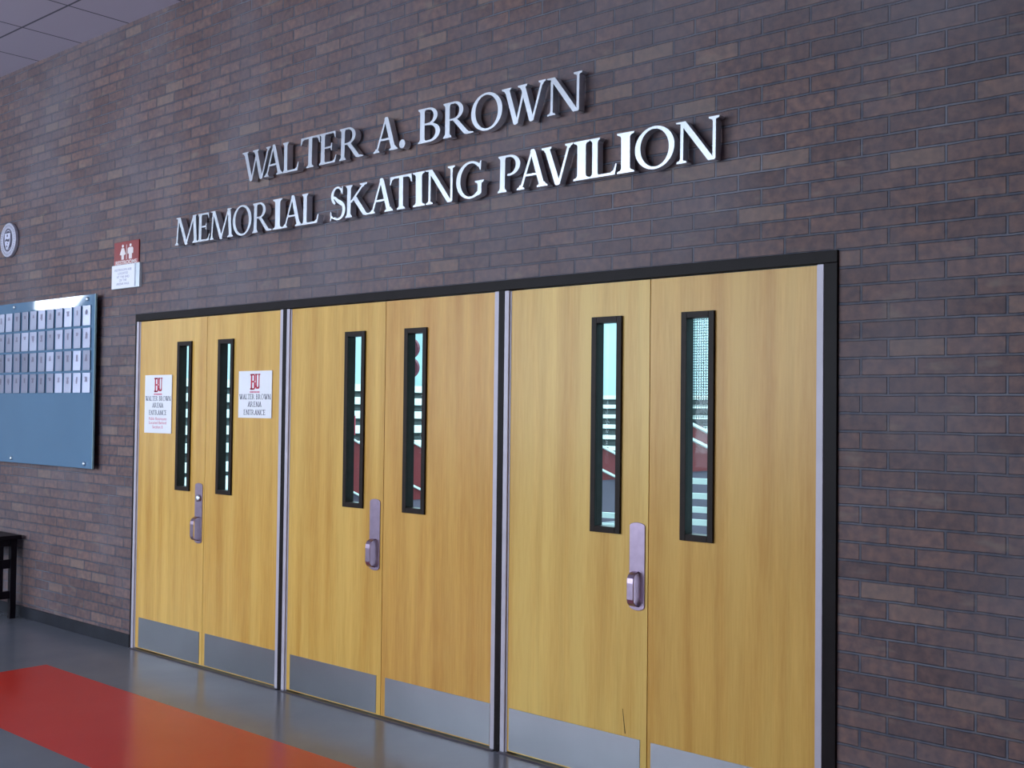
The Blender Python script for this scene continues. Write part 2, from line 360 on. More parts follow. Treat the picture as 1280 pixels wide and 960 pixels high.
# ------------------------------------------------------------------ doors
# (strip side, x0, x1 incl. hinge strip, window outer x0,x1, kick plate x0,x1)
ZB, ZT = .012, 2.176
LEAVES = [('L', .004, .8165, .498, .658, .082, .790), ('R', .8205, 1.600, .950, 1.109, .852, 1.566),
          ('L', 1.634, 2.4630, 2.147, 2.310, 1.702, 2.430), ('R', 2.4670, 3.275, 2.618, 2.781, 2.500, 3.238),
          ('L', 3.312, 4.1350, 3.831, 3.994, 3.360, 4.103), ('R', 4.1395, 4.935, 4.299, 4.457, 4.158, 4.893)]
def U_strap(bm, x0, x1, pts, th):
    """flat strap of width x0..x1 following pts (y,z) with thickness th"""
    out = []; inn = []
    for i, p in enumerate(pts):
        a = Vector(pts[max(i-1, 0)]); c = Vector(pts[min(i+1, len(pts)-1)])
        d = (c-a).normalized(); nrm = Vector((-d.y, d.x))
        out.append(Vector(p) + nrm*th/2); inn.append(Vector(p) - nrm*th/2)
    prism(bm, [tuple(v) for v in out + inn[::-1]], 'x', x0, x1)
DOORS = []
for i, (side, x0, x1, w0, w1, k0, k1) in enumerate(LEAVES):
    hz0, hz1 = 1.079 + .010, 2.027 - .010          # opening cut in the leaf, hidden under the frame's flange
    s0, s1 = (x0+.036, x1) if side == 'L' else (x0, x1-.033)
    a0, a1 = w0+.010, w1-.010
    b = N()
    box(b, s0, a0, 0, .045, ZB, ZT); box(b, a1, s1, 0, .045, ZB, ZT)
    box(b, a0, a1, 0, .045, ZB, hz0); box(b, a0, a1, 0, .045, hz1, ZT)
    d = struct(obj('door_%d' % (i+1), b, WOOD[i])); DOORS.append(d)
    # continuous hinge strip
    b = N()
    if side == 'L': box(b, x0, x0+.027, -.012, .045, ZB-.006, ZT+.002); box(b, x0+.027, x0+.036, -.003, .045, ZB-.006, ZT)
    else: box(b, x1-.027, x1, -.012, .045, ZB-.006, ZT+.002); box(b, x1-.033, x1-.027, -.003, .045, ZB-.006, ZT)
    obj('hinge', b, ALU, d, bevel=.002)
    # window frame: flange and deep reveal
    fl = .027; b = N()
    for (p, q, r, s) in ((w0, w0+fl, 1.079, 2.027), (w1-fl, w1, 1.079, 2.027), (w0+fl, w1-fl, 1.079, 1.079+fl), (w0+fl, w1-fl, 2.027-fl, 2.027)):
        box(b, p, q, -.012, 0, r, s)
    f2 = fl-.006
    for (p, q, r, s) in ((w0+.011, w0+fl, 1.091, 2.015), (w1-fl, w1-.011, 1.091, 2.015), (w0+fl, w1-fl, 1.091, 1.079+fl), (w0+fl, w1-fl, 2.027-fl, 2.015)):
        box(b, p, q, 0, .045, r, s)
    wf = obj('window_frame', b, WINFRAME, d, bevel=.0015)
    b = N(); box(b, w0+fl, w1-fl, .026, .032, 1.079+fl, 2.027-fl); obj('pane', b, PANE, wf)
    # kick plate
    b = N(); box(b, k0, k1, -.0025, 0, ZB+.006, .214); obj('kick_plate', b, STEEL, d)
    # pull handles on leaves 1, 3, 5
    if i in (0, 2, 4):
        cx = (.7605, 2.404, 4.082)[i//2]; hw = .040
        pts = []
        for t in range(9):
            a = math.pi*t/8; pts.append((cx+hw*math.cos(a), 1.120+.016*math.sin(a)))
        for t in range(9):
            a = math.pi+math.pi*t/8; pts.append((cx+hw*math.cos(a), .778+.018*math.sin(a)))
        b = N(); prism(b, pts, 'y', -.005, 0)
        hp = obj('pull_plate', b, HANDLE, d, bevel=.0015)
        b = N()
        U_strap(b, cx-.022, cx+.012, [(-.004, .925), (-.020, .922), (-.036, .914), (-.044, .900), (-.046, .88), (-.046, .81), (-.042, .796), (-.030, .784), (-.004, .778)], .005)
        obj('grip', b, HANDLE, hp, bevel=.002)
        if i == 0:
            b = N(); cyl(b, (cx+.004, 1.043), .021, -.022, -.005, 20, dome=.008)
            obj('lock_cylinder', b, LETTER, hp, smooth=False)
# a scratch on the fifth leaf above its kick plate
b = N(); prism(b, [(4.023, .226), (4.027, .226), (4.012, .330), (4.010, .330)], 'y', -.0006, 0)
obj('scratch', b, WINFRAME, DOORS[4])
# aluminium thresholds under each pair
for j, (a, c) in enumerate(((.004, 1.600), (1.634, 3.275), (3.312, 4.935))):
    b = N(); prism(b, [(-.030, 0), (-.022, .006), (.10, .006), (.11, 0)], 'x', a, c); struct(obj('trim_%d' % (6+j), b, STEEL))

# ------------------------------------------------------------------ glyphs (cap height 1), unions of simple polygons
TK, TN, SH = .172, .078, .056
def P(*a): return list(a)
def seg(x0, y0, x1, y1, t):
    """sloping stroke with horizontal ends; t horizontal width"""
    return [(x0, y0), (x1, y1), (x1+t, y1), (x0+t, y0)]
def serif(x0, x1, y, up, c0, c1):
    """slab with bracket towards the stem c0..c1; up=+1 foot serif at y, -1 head serif at y"""
    h = SH*up
    return [(x0, y), (x1, y), (x1-.01, y+h*.75), (c1+.02, y+h*1.25), (c1, y+h*2.1), (c0, y+h*2.1), (c0-.02, y+h*1.25), (x0+.01, y+h*.75)]
def ring(cx, cy, rx, ry, tx, ty, a0=0, a1=360, n=40, sh=0.0):
    """elliptical ring as quads; tx/ty side and top thickness"""
    out = []; A = [math.radians(a0+(a1-a0)*k/n) for k in range(n+1)]
    def o(a): return (cx+rx*math.cos(a), cy+ry*math.sin(a))
    def i_(a): return (cx+(rx-tx)*math.cos(a+sh), cy+(ry-ty)*math.sin(a))
    for k in range(n): out.append([i_(A[k]), o(A[k]), o(A[k+1]), i_(A[k+1])])
    return out
def stem(x, w=TK, foot=(.075, .075), head=(.075, .075)):
    g = [[(x, 0), (x+w, 0), (x+w, 1), (x, 1)]]
    if foot: g.append(serif(x-foot[0], x+w+foot[1], 0, 1, x, x+w))
    if head: g.append(serif(x-head[0], x+w+head[1], 1, -1, x, x+w))
    return g
def glyph(c):
    if c == 'I': return stem(.075, foot=(.085, .085), head=(.085, .085)), .32
    if c == 'L':
        return stem(.08) + [[(.2, 0), (.80, 0), (.86, .27), (.82, .27), (.76, .12), (.66, .062), (.2, .062)]], .88
    if c == 'E':
        g = stem(.08) + [[(.2, 0), (.74, 0), (.80, .23), (.765, .23), (.70, .10), (.62, .058), (.2, .058)],
                         [(.2, .942), (.62, .942), (.68, .90), (.715, .79), (.745, .79), (.73, 1), (.2, 1)],
                         [(.2, .49), (.55, .49), (.55, .545), (.2, .545)], [(.55, .40), (.585, .40), (.585, .64), (.55, .64), (.53, .56), (.53, .48)]]
        return g, .82
    if c == 'T':
        g = stem(.405, foot=(.09, .09), head=None) + [[(.02, 1), (.94, 1), (.955, .76), (.92, .76), (.86, .90), (.78, .938), (.18, .938), (.10, .90), (.04, .76), (.005, .76)]]
        return g, .96
    if c == 'A':
        g = [seg(.105, 0, .50, 1, TN), seg(.80, 0, .47, .98, .175), [(.47, .98), (.50, 1.03), (.60, 1.03), (.645, .98)],
             [(.25, .33), (.75, .33), (.73, .39), (.27, .39)]]
        g += [serif(.0, .27, 0, 1, .105, .167), serif(.70, 1.07, 0, 1, .80, .975)]
        return g, 1.07
    if c == 'V':
        g = [seg(.46, 0, .08, 1, .175), seg(.545, 0, .90, 1, TN), [(.46, 0), (.49, -.03), (.58, -.03), (.63, 0), (.6, .1), (.45, .1)]]
        g += [serif(.0, .34, 1, -1, .10, .255), serif(.80, 1.06, 1, -1, .895, .965)]
        return g, 1.06
    if c == 'W':
        g = [seg(.44, 0, .10, 1, .170), seg(.52, 0, .82, .98, TN), seg(1.02, 0, .69, 1, .170), seg(1.10, 0, 1.46, 1, TN)]
        g += [[(.44, 0), (.47, -.03), (.55, -.03), (.61, 0), (.58, .08), (.43, .08)], [(1.02, 0), (1.05, -.03), (1.13, -.03), (1.19, 0), (1.16, .08), (1.01, .08)]]
        g += [serif(.0, .36, 1, -1, .12, .27), serif(.60, .95, 1, -1, .71, .86), serif(1.36, 1.62, 1, -1, 1.455, 1.525)]
        return g, 1.62
    if c == 'N':
        g = [seg(.13, 0, .13, 1, TN), seg(.97, 0, .97, 1, TN), seg(.86, -.02, .09, 1, .172)]
        g += [serif(.03, .30, 0, 1, .13, .192), serif(.86, 1.14, 1, -1, .97, 1.032), [(.0, 1), (.2, 1), (.2, .955), (.09, .955), (.01, .965)]]
        return g, 1.15
    if c == 'M':
        g = [seg(.08, 0, .17, 1, TN), seg(1.20, 0, 1.10, 1, TK), seg(.63, 0, .16, 1, .165), seg(.66, 0, 1.12, 1, TN+.01)]
        g += [serif(.0, .24, 0, 1, .08, .15), serif(1.10, 1.44, 0, 1, 1.20, 1.35), [(.06, 1), (.26, 1), (.26, .955), (.12, .955), (.07, .965)],
              [(1.09, 1), (1.33, 1), (1.32, .965), (1.2, .955), (1.09, .955)], [(.63, 0), (.66, -.03), (.73, -.03), (.795, 0)]]
        return g, 1.42
    if c == 'O': return ring(.60, .50, .60, .525, .165, .06, sh=.05), 1.20
    if c == 'C': return ring(.57, .50, .57, .525, .165, .06, 42, 318) + [[(.93, .74), (.97, .74), (.99, 1.0), (.95, 1.0), (.93, .92), (.9, .85)]], 1.0
    if c == 'G':
        g = ring(.58, .50, .58, .525, .165, .06, 48, 312)
        g += [[(.87, .10), (1.02, .08), (1.02, .42), (.87, .42)], serif(.76, 1.12, .45, -1, .87, 1.02), [(.95, .74), (.985, .74), (1.0, 1.0), (.965, 1.0), (.93, .93), (.88, .87)],
              [(.80, .02), (.95, .05), (1.02, .10), (.87, .16), (.78, .10)]]
        return g, 1.12
    if c == 'S':
        g = ring(.38, .735, .31, .29, .125, .058, 55, 245, 26) + ring(.41, .285, .36, .31, .140, .058, -130, 72, 26)
        g += [[(.12, .62), (.22, .66), (.40, .545), (.66, .42), (.58, .50), (.46, .60), (.34, .69), (.24, .74), (.11, .72)],
              [(.17, .72), (.34, .54), (.60, .40), (.70, .36), (.60, .55), (.36, .66), (.24, .70)],
              [(.60, .78), (.635, .78), (.65, 1.01), (.61, 1.01), (.59, .95), (.53, .97), (.50, .93)],
              [(.045, .27), (.08, .27), (.11, .14), (.22, .06), (.17, .035), (.09, .06), (.07, -.02), (.035, -.02)]]
        return g, .80
    if c == 'P':
        g = stem(.08) + ring(.39, .715, .39, .285, .155, .056, -100, 100, 28) + [[(.2, .944), (.40, .944), (.40, 1), (.2, 1)]]
        return g, .80
    if c == 'R':
        g = stem(.08) + ring(.40, .735, .36, .265, .150, .056, -95, 98, 28) + [[(.2, .944), (.42, .944), (.42, 1), (.2, 1)], [(.2, .47), (.44, .47), (.44, .525), (.2, .525)]]
        g += [[(.34, .50), (.50, .52), (.95, .07), (1.14, .03), (1.14, 0), (.92, 0), (.80, .02)]]
        return g, 1.14
    if c == 'B':
        g = stem(.08) + ring(.40, .755, .33, .245, .145, .055, -95, 98, 26) + ring(.42, .275, .41, .275, .165, .06, -98, 98, 28)
        g += [[(.2, .945), (.42, .945), (.42, 1), (.2, 1)], [(.2, .505), (.42, .505), (.42, .56), (.2, .56)], [(.2, 0), (.42, 0), (.42, .06), (.2, .06)]]
        return g, .86
    if c == 'K':
        g = stem(.08) + [[(.22, .47), (.78, .96), (.88, .96), (.30, .44)], serif(.66, 1.0, 1, -1, .78, .86),
                         [(.36, .55), (.50, .63), (1.0, .06), (1.17, .03), (1.17, 0), (.95, 0), (.84, .02)]]
        return g, 1.17
    if c == 'U':
        g = ring(.55, .36, .40, .385, .155, .075, 180, 360, 26) + [[(.15, .36), (.305, .36), (.305, 1), (.15, 1)], [(.855, .36), (.95, .36), (.95, 1), (.855, 1)],
            serif(.05, .41, 1, -1, .15, .305), serif(.76, 1.05, 1, -1, .855, .95)]
        return g, 1.1
    if c == '.': return [[(.0 + .13+.13*math.cos(a*math.pi/8), .115+.13*math.sin(a*math.pi/8)) for a in range(16)]], .26
    raise KeyError(c)
def glyph_bm(bm, c, x, z, w, h, y0, y1, mat4=None):
    """adds the extruded glyph to bm: left x, baseline z, width w, cap height h, from y0 (front) to y1"""
    polys, adv = glyph(c)
    vs = []; fs = []
    for p in polys:
        area2 = sum(p[k][0]*p[(k+1) % len(p)][1]-p[(k+1) % len(p)][0]*p[k][1] for k in range(len(p)))
        if area2 < 0: p = p[::-1]
        fs.append(list(range(len(vs), len(vs)+len(p)))); vs += [Vector(q) for q in p]
    v2, e2, f2, ov, oe, of = delaunay_2d_cdt(vs, [], fs, 0, 1e-4)
    keep = [f for f, o in zip(f2, of) if len(o)]
    sx = w/adv
    A = {}; B = {}
    def va(k):
        if k not in A: A[k] = bm.verts.new((x+v2[k][0]*sx, y0, z+v2[k][1]*h)); B[k] = bm.verts.new((x+v2[k][0]*sx, y1, z+v2[k][1]*h))
        return A[k], B[k]
    cnt = {}
    for f in keep:
        for k in range(3):
            e = (f[k], f[(k+1) % 3]); cnt[tuple(sorted(e))] = cnt.get(tuple(sorted(e)), 0)+1
    for f in keep:
        for k in f: va(k)
        bm.faces.new([A[k] for k in f]); bm.faces.new([B[k] for k in f][::-1])
    for f in keep:
        for k in range(3):
            e = (f[k], f[(k+1) % 3])
            if cnt[tuple(sorted(e))] == 1: bm.faces.new([A[e[0]], B[e[0]], B[e[1]], A[e[1]]])

# ------------------------------------------------------------------ the wall sign: every letter is its own metal piece
CAPH = .174
LINES = [
 (2.955, 'upper', [('WALTER', [('W', 1.233, .278), ('A', 1.452, .178), ('L', 1.628, .150), ('T', 1.790, .168), ('E', 1.957, .150), ('R', 2.128, .198)]),
                  ('A.', [('A', 2.410, .182), ('.', 2.608, .044)]),
                  ('BROWN', [('B', 2.748, .158), ('R', 2.926, .205), ('O', 3.118, .203), ('W', 3.318, .268), ('N', 3.592, .206)])]),
 (2.638, 'lower', [('MEMORIAL', [('M', .523, .246), ('E', .775, .130), ('M', .908, .238), ('O', 1.147, .190), ('R', 1.346, .188), ('I', 1.548, .083), ('A', 1.636, .175), ('L', 1.812, .150)]),
                  ('SKATING', [('S', 2.057, .133), ('K', 2.188, .198), ('A', 2.382, .180), ('T', 2.541, .166), ('I', 2.718, .083), ('N', 2.806, .204), ('G', 3.022, .182)]),
                  ('PAVILION', [('P', 3.297, .140), ('A', 3.418, .183), ('V', 3.569, .180), ('I', 3.756, .086), ('L', 3.846, .148), ('I', 3.997, .083), ('O', 4.089, .195), ('N', 4.293, .206)])])]
ORD = ['first', 'second', 'third', 'fourth', 'fifth', 'sixth', 'seventh', 'eighth']
for (zb, rown, words) in LINES:
    for (word, letters) in words:
        for n, (c, x, wd) in enumerate(letters):
            b = N(); glyph_bm(b, c, 0, 0, wd*1.02, CAPH, -.020, .020)
            cx = x+wd/2
            for v in b.verts: v.co.x -= wd/2
            o = obj('sign_letter', b, LETTER, None, (cx, -.036, zb))
            o.rotation_euler = (math.radians(R.uniform(-.9, .9)), 0, math.radians(R.uniform(-1.2, 1.2)))
            what = 'dot' if c == '.' else 'letter ' + c
            if c == '.': lab = 'brushed metal dot after the initial A in the upper row of the sign'
            elif word == 'A.': lab = 'brushed metal letter A standing alone as initial in the upper row of the sign'
            else: lab = 'brushed metal letter %s, %s letter of %s in the %s row of the sign' % (c, ORD[n], word, rown)
            tag(o, lab, 'letter', 'raised metal letters on the brick wall')
            # studs into the brick
            p = N(); spots = {'.': [(0, .02)], 'I': [(0, .04), (0, .13)], 'T': [(0, .04), (0, .13)], 'V': [(0, .02), (-.3*wd, .15)], 'W': [(-.18*wd, .02), (.18*wd, .02)],
                              'O': [(-.43*wd, .085), (.43*wd, .085)], 'A': [(-.36*wd, .006), (.34*wd, .02)], 'P': [(-.35*wd, .04), (-.35*wd, .14)], 'S': [(-.28*wd, .125), (.3*wd, .05)],
                              'G': [(-.43*wd, .085), (.4*wd, .04)], 'N': [(-.34*wd, .02), (.37*wd, .14)], 'M': [(-.4*wd, .02), (.4*wd, .02)]}.get(c, [(-.36*wd, .04), (-.36*wd, .13)])
            p.free()
            for (sx, sz) in spots:
                p = N(); cyl(p, (sx, sz), .0035, .018, .0345, 8); obj('mounting_stud', p, STEEL, o)

# ------------------------------------------------------------------ small flat texts
def text_mesh(s, size, m, parent, loc, depth=.0004, align='CENTER', xs=1.0, bold=0.0, name='lettering'):
    cu = bpy.data.curves.new('t', 'FONT'); cu.body = s; cu.size = size; cu.align_x = align; cu.extrude = depth/2; cu.offset = bold; cu.space_line = 1.0
    t = bpy.data.objects.new('t', cu); C.objects.link(t)
    bpy.context.view_layer.update()
    me = bpy.data.meshes.new_from_object(t); C.objects.unlink(t); bpy.data.objects.remove(t)
    for v in me.vertices:
        x, y, z = v.co; v.co = (x*xs, -z, y)
    me.materials.clear(); me.materials.append(m)
    o = bpy.data.objects.new(name, me); C.objects.link(o); o.location = loc; o.parent = parent
    return o
def serif_line(s, cx, z, h, width, m, parent, y, name='lettering', bold=1.0):
    global TK, TN, SH
    old = (TK, TN, SH); TK, TN, SH = .30, .20, .13
    b = N(); tot = 0; adv = []
    for c in s:
        a = .55 if c == ' ' else glyph(c)[1]+.12
        adv.append(a); tot += a
    k = width/tot; x = cx-width/2
    for c, a in zip(s, adv):
        if c != ' ': glyph_bm(b, c, x, z, (a-.12)*k, h, y-.0004, y)
        x += a*k
    TK, TN, SH = old
    return obj(name, b, m, parent)

def bu_logo(parent, cx, z, h, y):
    # heavy interlocked slab B and U
    b = N(); s = h
    def q(x0, x1, z0, z1, yy=0): box(b, cx+x0*s, cx+x1*s, y-.0006-yy, y, z+z0*s, z+z1*s)
    # B
    q(-.44, -.30, .02, .98); q(-.50, -.20, 0, .10); q(-.50, -.20, .90, 1.0)
    q(-.30, -.06, .90, 1.0); q(-.30, -.06, .46, .56); q(-.30, -.06, 0, .10); q(-.11, .03, .54, .93); q(-.11, .05, .07, .48)
    # U
    q(.07, .19, .22, 1.0); q(.0, .26, .92, 1.0); q(.37, .47, .18, 1.0); q(.31, .53, .92, 1.0); q(.12, .42, .06, .18); q(.06, .22, .14, .26); q(.34, .47, .12, .24)
    o = obj('emblem', b, REDINK, parent)
    b = N()
    for t in range(9): box(b, cx+(-.52+t*.115)*s, cx+(-.52+t*.115+.08)*s, y-.0006, y, z-.20*s, z-.09*s)
    obj('lettering', b, PINKINK, parent)

def door_sign(x0, x1, z0, z1, label, extra):
    b = N(); box(b, x0, x1, -.006, -.0005, z0, z1)
    o = tag(obj('door_sign', b, PAPER), label, 'sign', 'entrance notices on the doors')
    cx = (x0+x1)/2; W = x1-x0; y = -.006
    bu_logo(o, cx, z1-.112, .094, y)
    zt = z1-.165
    for s, wf, dz in (('WALTER BROWN', .95, 0), ('ARENA', .42, .044), ('ENTRANCE', .66, .092)):
        serif_line(s, cx, zt-dz-.004, .031, W*wf, NAVY, o, y)
    if extra:
        for s, dz in (('Public Restrooms', .130), ('Located Behind', .156), ('Section 8', .184)):
            text_mesh(s, .027, PINKINK, o, (cx, y-.0002, zt-dz), xs=1.25 if s != 'Public Restrooms' else 1.12)
    return o
door_sign(.113, .435, 1.437, 1.817, 'tall white entrance sign with red lines below, on the leftmost door leaf', True)
door_sign(1.168, 1.495, 1.549, 1.828, 'shorter white entrance sign on the second door leaf, right of its slim window', False)

# ------------------------------------------------------------------ restroom sign and the notice under it
b = N(); box(b, -.315, .005, -.010, 0, 2.582, 2.735)
rs = tag(obj('restroom_sign', b, MAROON, bevel=.002), 'maroon restroom sign with two white figures, high on the brick left of the doors', 'sign')
b = N(); box(b, -.315, .005, -.0105, -.010, 2.576, 2.607); obj('name_strip', b, mat('faded_red_strip', (.42, .13, .13), .5, noise=.1), rs)
text_mesh('RESTROOMS', .036, WHITEP, rs, (-.155, -.0108, 2.580), xs=1.35, bold=.0006)
def person_icon(cx, dress):
    b = N(); z = 2.612; y = -.0106
    cyl(b, (cx, z+.093), .0105, y, -.010, 16)
    if dress: prism(b, [(cx-.012, z+.079), (cx+.012, z+.079), (cx+.032, z+.036), (cx+.025, z+.033), (cx+.013, z+.030), (cx+.013, z), (cx-.013, z), (cx-.013, z+.030), (cx-.025, z+.033), (cx-.032, z+.036)], 'y', y, -.010)
    else: prism(b, [(cx-.020, z+.079), (cx+.020, z+.079), (cx+.029, z+.070), (cx+.029, z+.036), (cx+.016, z+.036), (cx+.016, z), (cx-.016, z), (cx-.016, z+.036), (cx-.029, z+.036), (cx-.029, z+.070)], 'y', y, -.010)
    for v in b.verts: v.co.x = cx+(v.co.x-cx)*1.22
    obj('figure', b, WHITEP, rs)
person_icon(-.200, True); person_icon(-.100, False)
b = N(); box(b, -.153, -.147, -.0106, -.010, 2.612, 2.712); obj('divider', b, WHITEP, rs)
b = N(); box(b, -.320, .040, -.022, 0, 2.412, 2.576)
nt_ = tag(obj('notice_holder', b, mat('acrylic_holder', (.60, .68, .74), .2, noise=.03), bevel=.002), 'white restroom notice in a clear plastic holder, right under the maroon sign', 'notice')
b = N(); box(b, -.316, -.020, -.0235, -.022, 2.416, 2.572); obj('paper', b, PAPER, nt_)
for (s, z) in (('RESTROOMS ARE', 2.532), ('LOCATED', 2.508), ('AT THE END', 2.484), ('OF THE', 2.461), ('ARENA HALL', 2.437)):
    text_mesh(s, .023, GREYINK, nt_, (-.168, -.0237, z), xs=1.25)
b = N(); box(b, -.014, -.008, -.0232, -.022, 2.418, 2.570); obj('edge_strip', b, GREYINK, nt_)

# ------------------------------------------------------------------ round seal
SX, SZ = -1.905, 2.903
b = N(); cyl(b, (0, 0), .134, -.030, -.004, 48)
seal = tag(obj('wall_seal', b, PEWTER, None, (SX, 0, SZ), bevel=.003), 'round pewter seal with a shield, on the brick above the glass board', 'seal')
b = N()
for k in range(36):
    a = 2*math.pi*k/36; r = .112
    cyl(b, (r*math.cos(a), r*math.sin(a)), .0055, -.0315, -.030, 6)
obj('rim_lettering', b, mat('pewter_relief', (.33, .33, .42), .5, metal=.3, noise=.1), seal)
b = N()
for q in ring(0, 0, .075, .090, .010, .010, n=40): prism(b, [(p[0], p[1]) for p in q], 'y', -.0312, -.030)
cyl(b, (0, 0), .070, -.0308, -.030, 36)
for v in b.verts: v.co.z *= 1.0
obj('dark_field', b, PEWDARK, seal)
b = N(); prism(b, [(-.048, .052), (.048, .052), (.048, -.005), (.040, -.035), (.022, -.060), (0, -.078), (-.022, -.060), (-.040, -.035), (-.048, -.005)], 'y', -.0345, -.0308)
sh = obj('shield', b, mat('pale_shield', (.62, .62, .76), .45, noise=.1, nscale=60), seal)
b = N(); prism(b, [(-.036, .002), (-.012, .010), (.012, .002), (.036, .010), (.036, -.012), (.012, -.016), (-.012, -.006), (-.036, -.014)], 'y', -.0355, -.0345)
cyl(b, (0, .033), .010, -.0355, -.0345, 10); cyl(b, (-.006, -.050), .008, -.0355, -.0345, 10); cyl(b, (.004, -.028), .006, -.0355, -.0345, 8)
obj('shield_charge', b, PEWDARK, sh)

# ------------------------------------------------------------------ blue glass board and name plates
BX0, BX1, BZ0, BZ1 = -3.00, -.475, 1.172, 2.392
b = N(); box(b, BX0, BX1, -.056, -.046, BZ0, BZ1)
board = tag(obj('glass_board', b, BOARD, bevel=.0015), 'blue glass honour board bolted to the brick left of the doors', 'board')
b = N(); box(b, BX1, BX1+.006, -.057, -.045, BZ0, BZ1); obj('polished_edge', b, mat('glass_edge', (.30, .48, .52), .15, noise=.05), board)
for bx in (-.573, -1.695, -2.82):
    for bz in (1.205, 2.360):
        b = N(); cyl(b, (bx, bz), .014, -.072, -.056, 16, dome=.006); cyl(b, (bx, bz), .009, -.046, -.001, 12)
        obj('standoff_bolt', b, LETTER, board)
COLN = ['rightmost column', 'second column from the right', 'third column from the right', 'fourth column from the right', 'fifth column from the right', 'middle column',
        'fifth column from the left', 'fourth column from the left', 'third column from the left', 'second column from the left', 'leftmost column']
ROWN = ['top row', 'second row', 'third row', 'bottom row']
PW, PH = .099, .140
for r in range(4):
    for c in range(11):
        x = -.561 - c*.1333 - (3-r)*.004; z = 2.245 - r*.1575
        b = N(); box(b, -PW/2, PW/2, -.003, .003, -PH/2, PH/2)
        o = obj('name_plate', b, PLATE, None, (x, -.0635, z), bevel=.0008)
        o.rotation_euler = (math.radians(R.uniform(-.6, .6)), 0, math.radians(R.uniform(-2.2, 2.2)))
        tag(o, 'silver name plate, %s, %s on blue board' % (ROWN[r], COLN[c]), 'name plate', 'silver name plates on the glass board')
        b = N()
        for k in range(R.randint(2, 4)):
            hw = R.uniform(.008, .018); zz = .035 - k*.012
            box(b, -hw+R.uniform(-.004, .004), hw, -.0036, -.003, zz-.006, zz+.006)
        obj('engraving', b, ENGR, o)

# ------------------------------------------------------------------ dark table at the left edge
tx1, ty0, ty1 = -1.575, -.47, -.055
tb = tag(empty('side_table', ((tx1-1.0), (ty0+ty1)/2, 0)), 'black wooden table with slatted end, against the brick below the glass board', 'table')
inv = (-tb.location.x, -tb.location.y, 0)
def tpart(name, boxes, bev=.003):
    b = N()
    for q in boxes: box(b, *q)
    for v in b.verts: v.co += Vector(inv)
    return obj(name, b, DARKWOOD, tb, bevel=bev)
tx0 = tx1-1.5
tpart('table_top', [(tx0-.03, tx1+.03, ty0-.03, ty1+.02, .600, .628)])
for lx in (tx1-.045, tx0):
    for ly in (ty0, ty1-.045): tpart('leg', [(lx, lx+.045, ly, ly+.045, 0, .600)])
tpart('apron', [(tx0+.045, tx1-.045, ty0+.01, ty0+.03, .545, .600), (tx0+.045, tx1-.045, ty1-.03, ty1-.01, .545, .600),
                (tx1-.03, tx1-.01, ty0+.045, ty1-.045, .545, .600), (tx0+.01, tx0+.03, ty0+.045, ty1-.045, .545, .600)])
tpart('stretcher', [(tx1-.035, tx1-.01, ty0+.045, ty1-.045, .378, .445), (tx1-.035, tx1-.01, ty0+.045, ty1-.045, .15, .207), (tx0+.045, tx1-.035, (ty0+ty1)/2-.02, (ty0+ty1)/2+.02, .155, .19)])
for k in range(4):
    y = ty1-.045-.050-.030-k*.078
    tpart('slat', [(tx1-.032, tx1-.014, y, y+.03, .207, .378), (tx1-.032, tx1-.014, y, y+.03, .445, .545)], .001)

# ------------------------------------------------------------------ ice hall behind the doors
b = N(); box(b, -34, 16, .30, 40, -.25, 0); struct(obj('floor_hall', b, HFLOOR))
b = N(); box(b, -34, 16, 39, 39.3, 0, 9.5); struct(obj('wall_hall_back', b, HWALL))
b = N(); box(b, -34.3, -34, .30, 39.3, 0, 9.5); struct(obj('wall_hall_left', b, HWALL))
b = N(); box(b, 16, 16.3, .30, 39.3, 0, 9.5); struct(obj('wall_hall_right', b, HWALL))
b = N(); box(b, -34, 16, .30, 39.3, 9.5, 9.8); struct(obj('ceiling_hall', b, HWALL))
b = N(); box(b, -34, 16, .301, .45, 4.4, 9.5); struct(obj('wall_hall_front', b, HWALL))
def bleacher(name, label, along, a0, a1, p, sgn, rows, z0, rise, tread):
    """along 'x': rows run along x at y=p+k*tread; along 'y': rows run along y at x=p-k*tread"""
    r = empty(name, ((a0+a1)/2, p, 0) if along == 'x' else (p, (a0+a1)/2, 0))
    tag(r, label, 'bleachers'); off = Vector((-r.location.x, -r.location.y, 0))
    b = N(); s = N()
    for k in range(rows):
        q0 = p+sgn*k*tread; q1 = p+sgn*(k+1)*tread; zz = z0+k*rise
        lo, hi = min(q0, q1), max(q0, q1)
        if along == 'x':
            box(b, a0, a1, lo, hi, 0 if k == 0 else .0, zz); box(s, a0, a1, q0-sgn*.02 if sgn > 0 else q0, (q0+sgn*.30), zz+.12, zz+.28) if sgn > 0 else None
        else:
            box(b, lo, hi, a0, a1, 0, zz); box(s, q0-.30, q0+.02, a0, a1, zz+.10, zz+.32)
            box(b, q0-.2, q0-.1, a0, a1, zz, zz+.1)
            continue
        box(b, a0, a1, q0+.1, q0+.2, zz, zz+.1)
    for bm in (b, s):
        for v in bm.verts: v.co += off
    obj('risers', b, DGREY, r); obj('bench_boards', s, WHITEM, r)
bleacher('bleachers', 'white bleacher rows seen through the right-hand door windows, across the hall', 'x', -30, 12, 32, 1, 6, -.02+.02, .42, .8)
bleacher('bleachers', 'white bleacher rows seen through the two leftmost door windows', 'y', 8, 26, -16, -1, 6, 0.0, .42, .8)
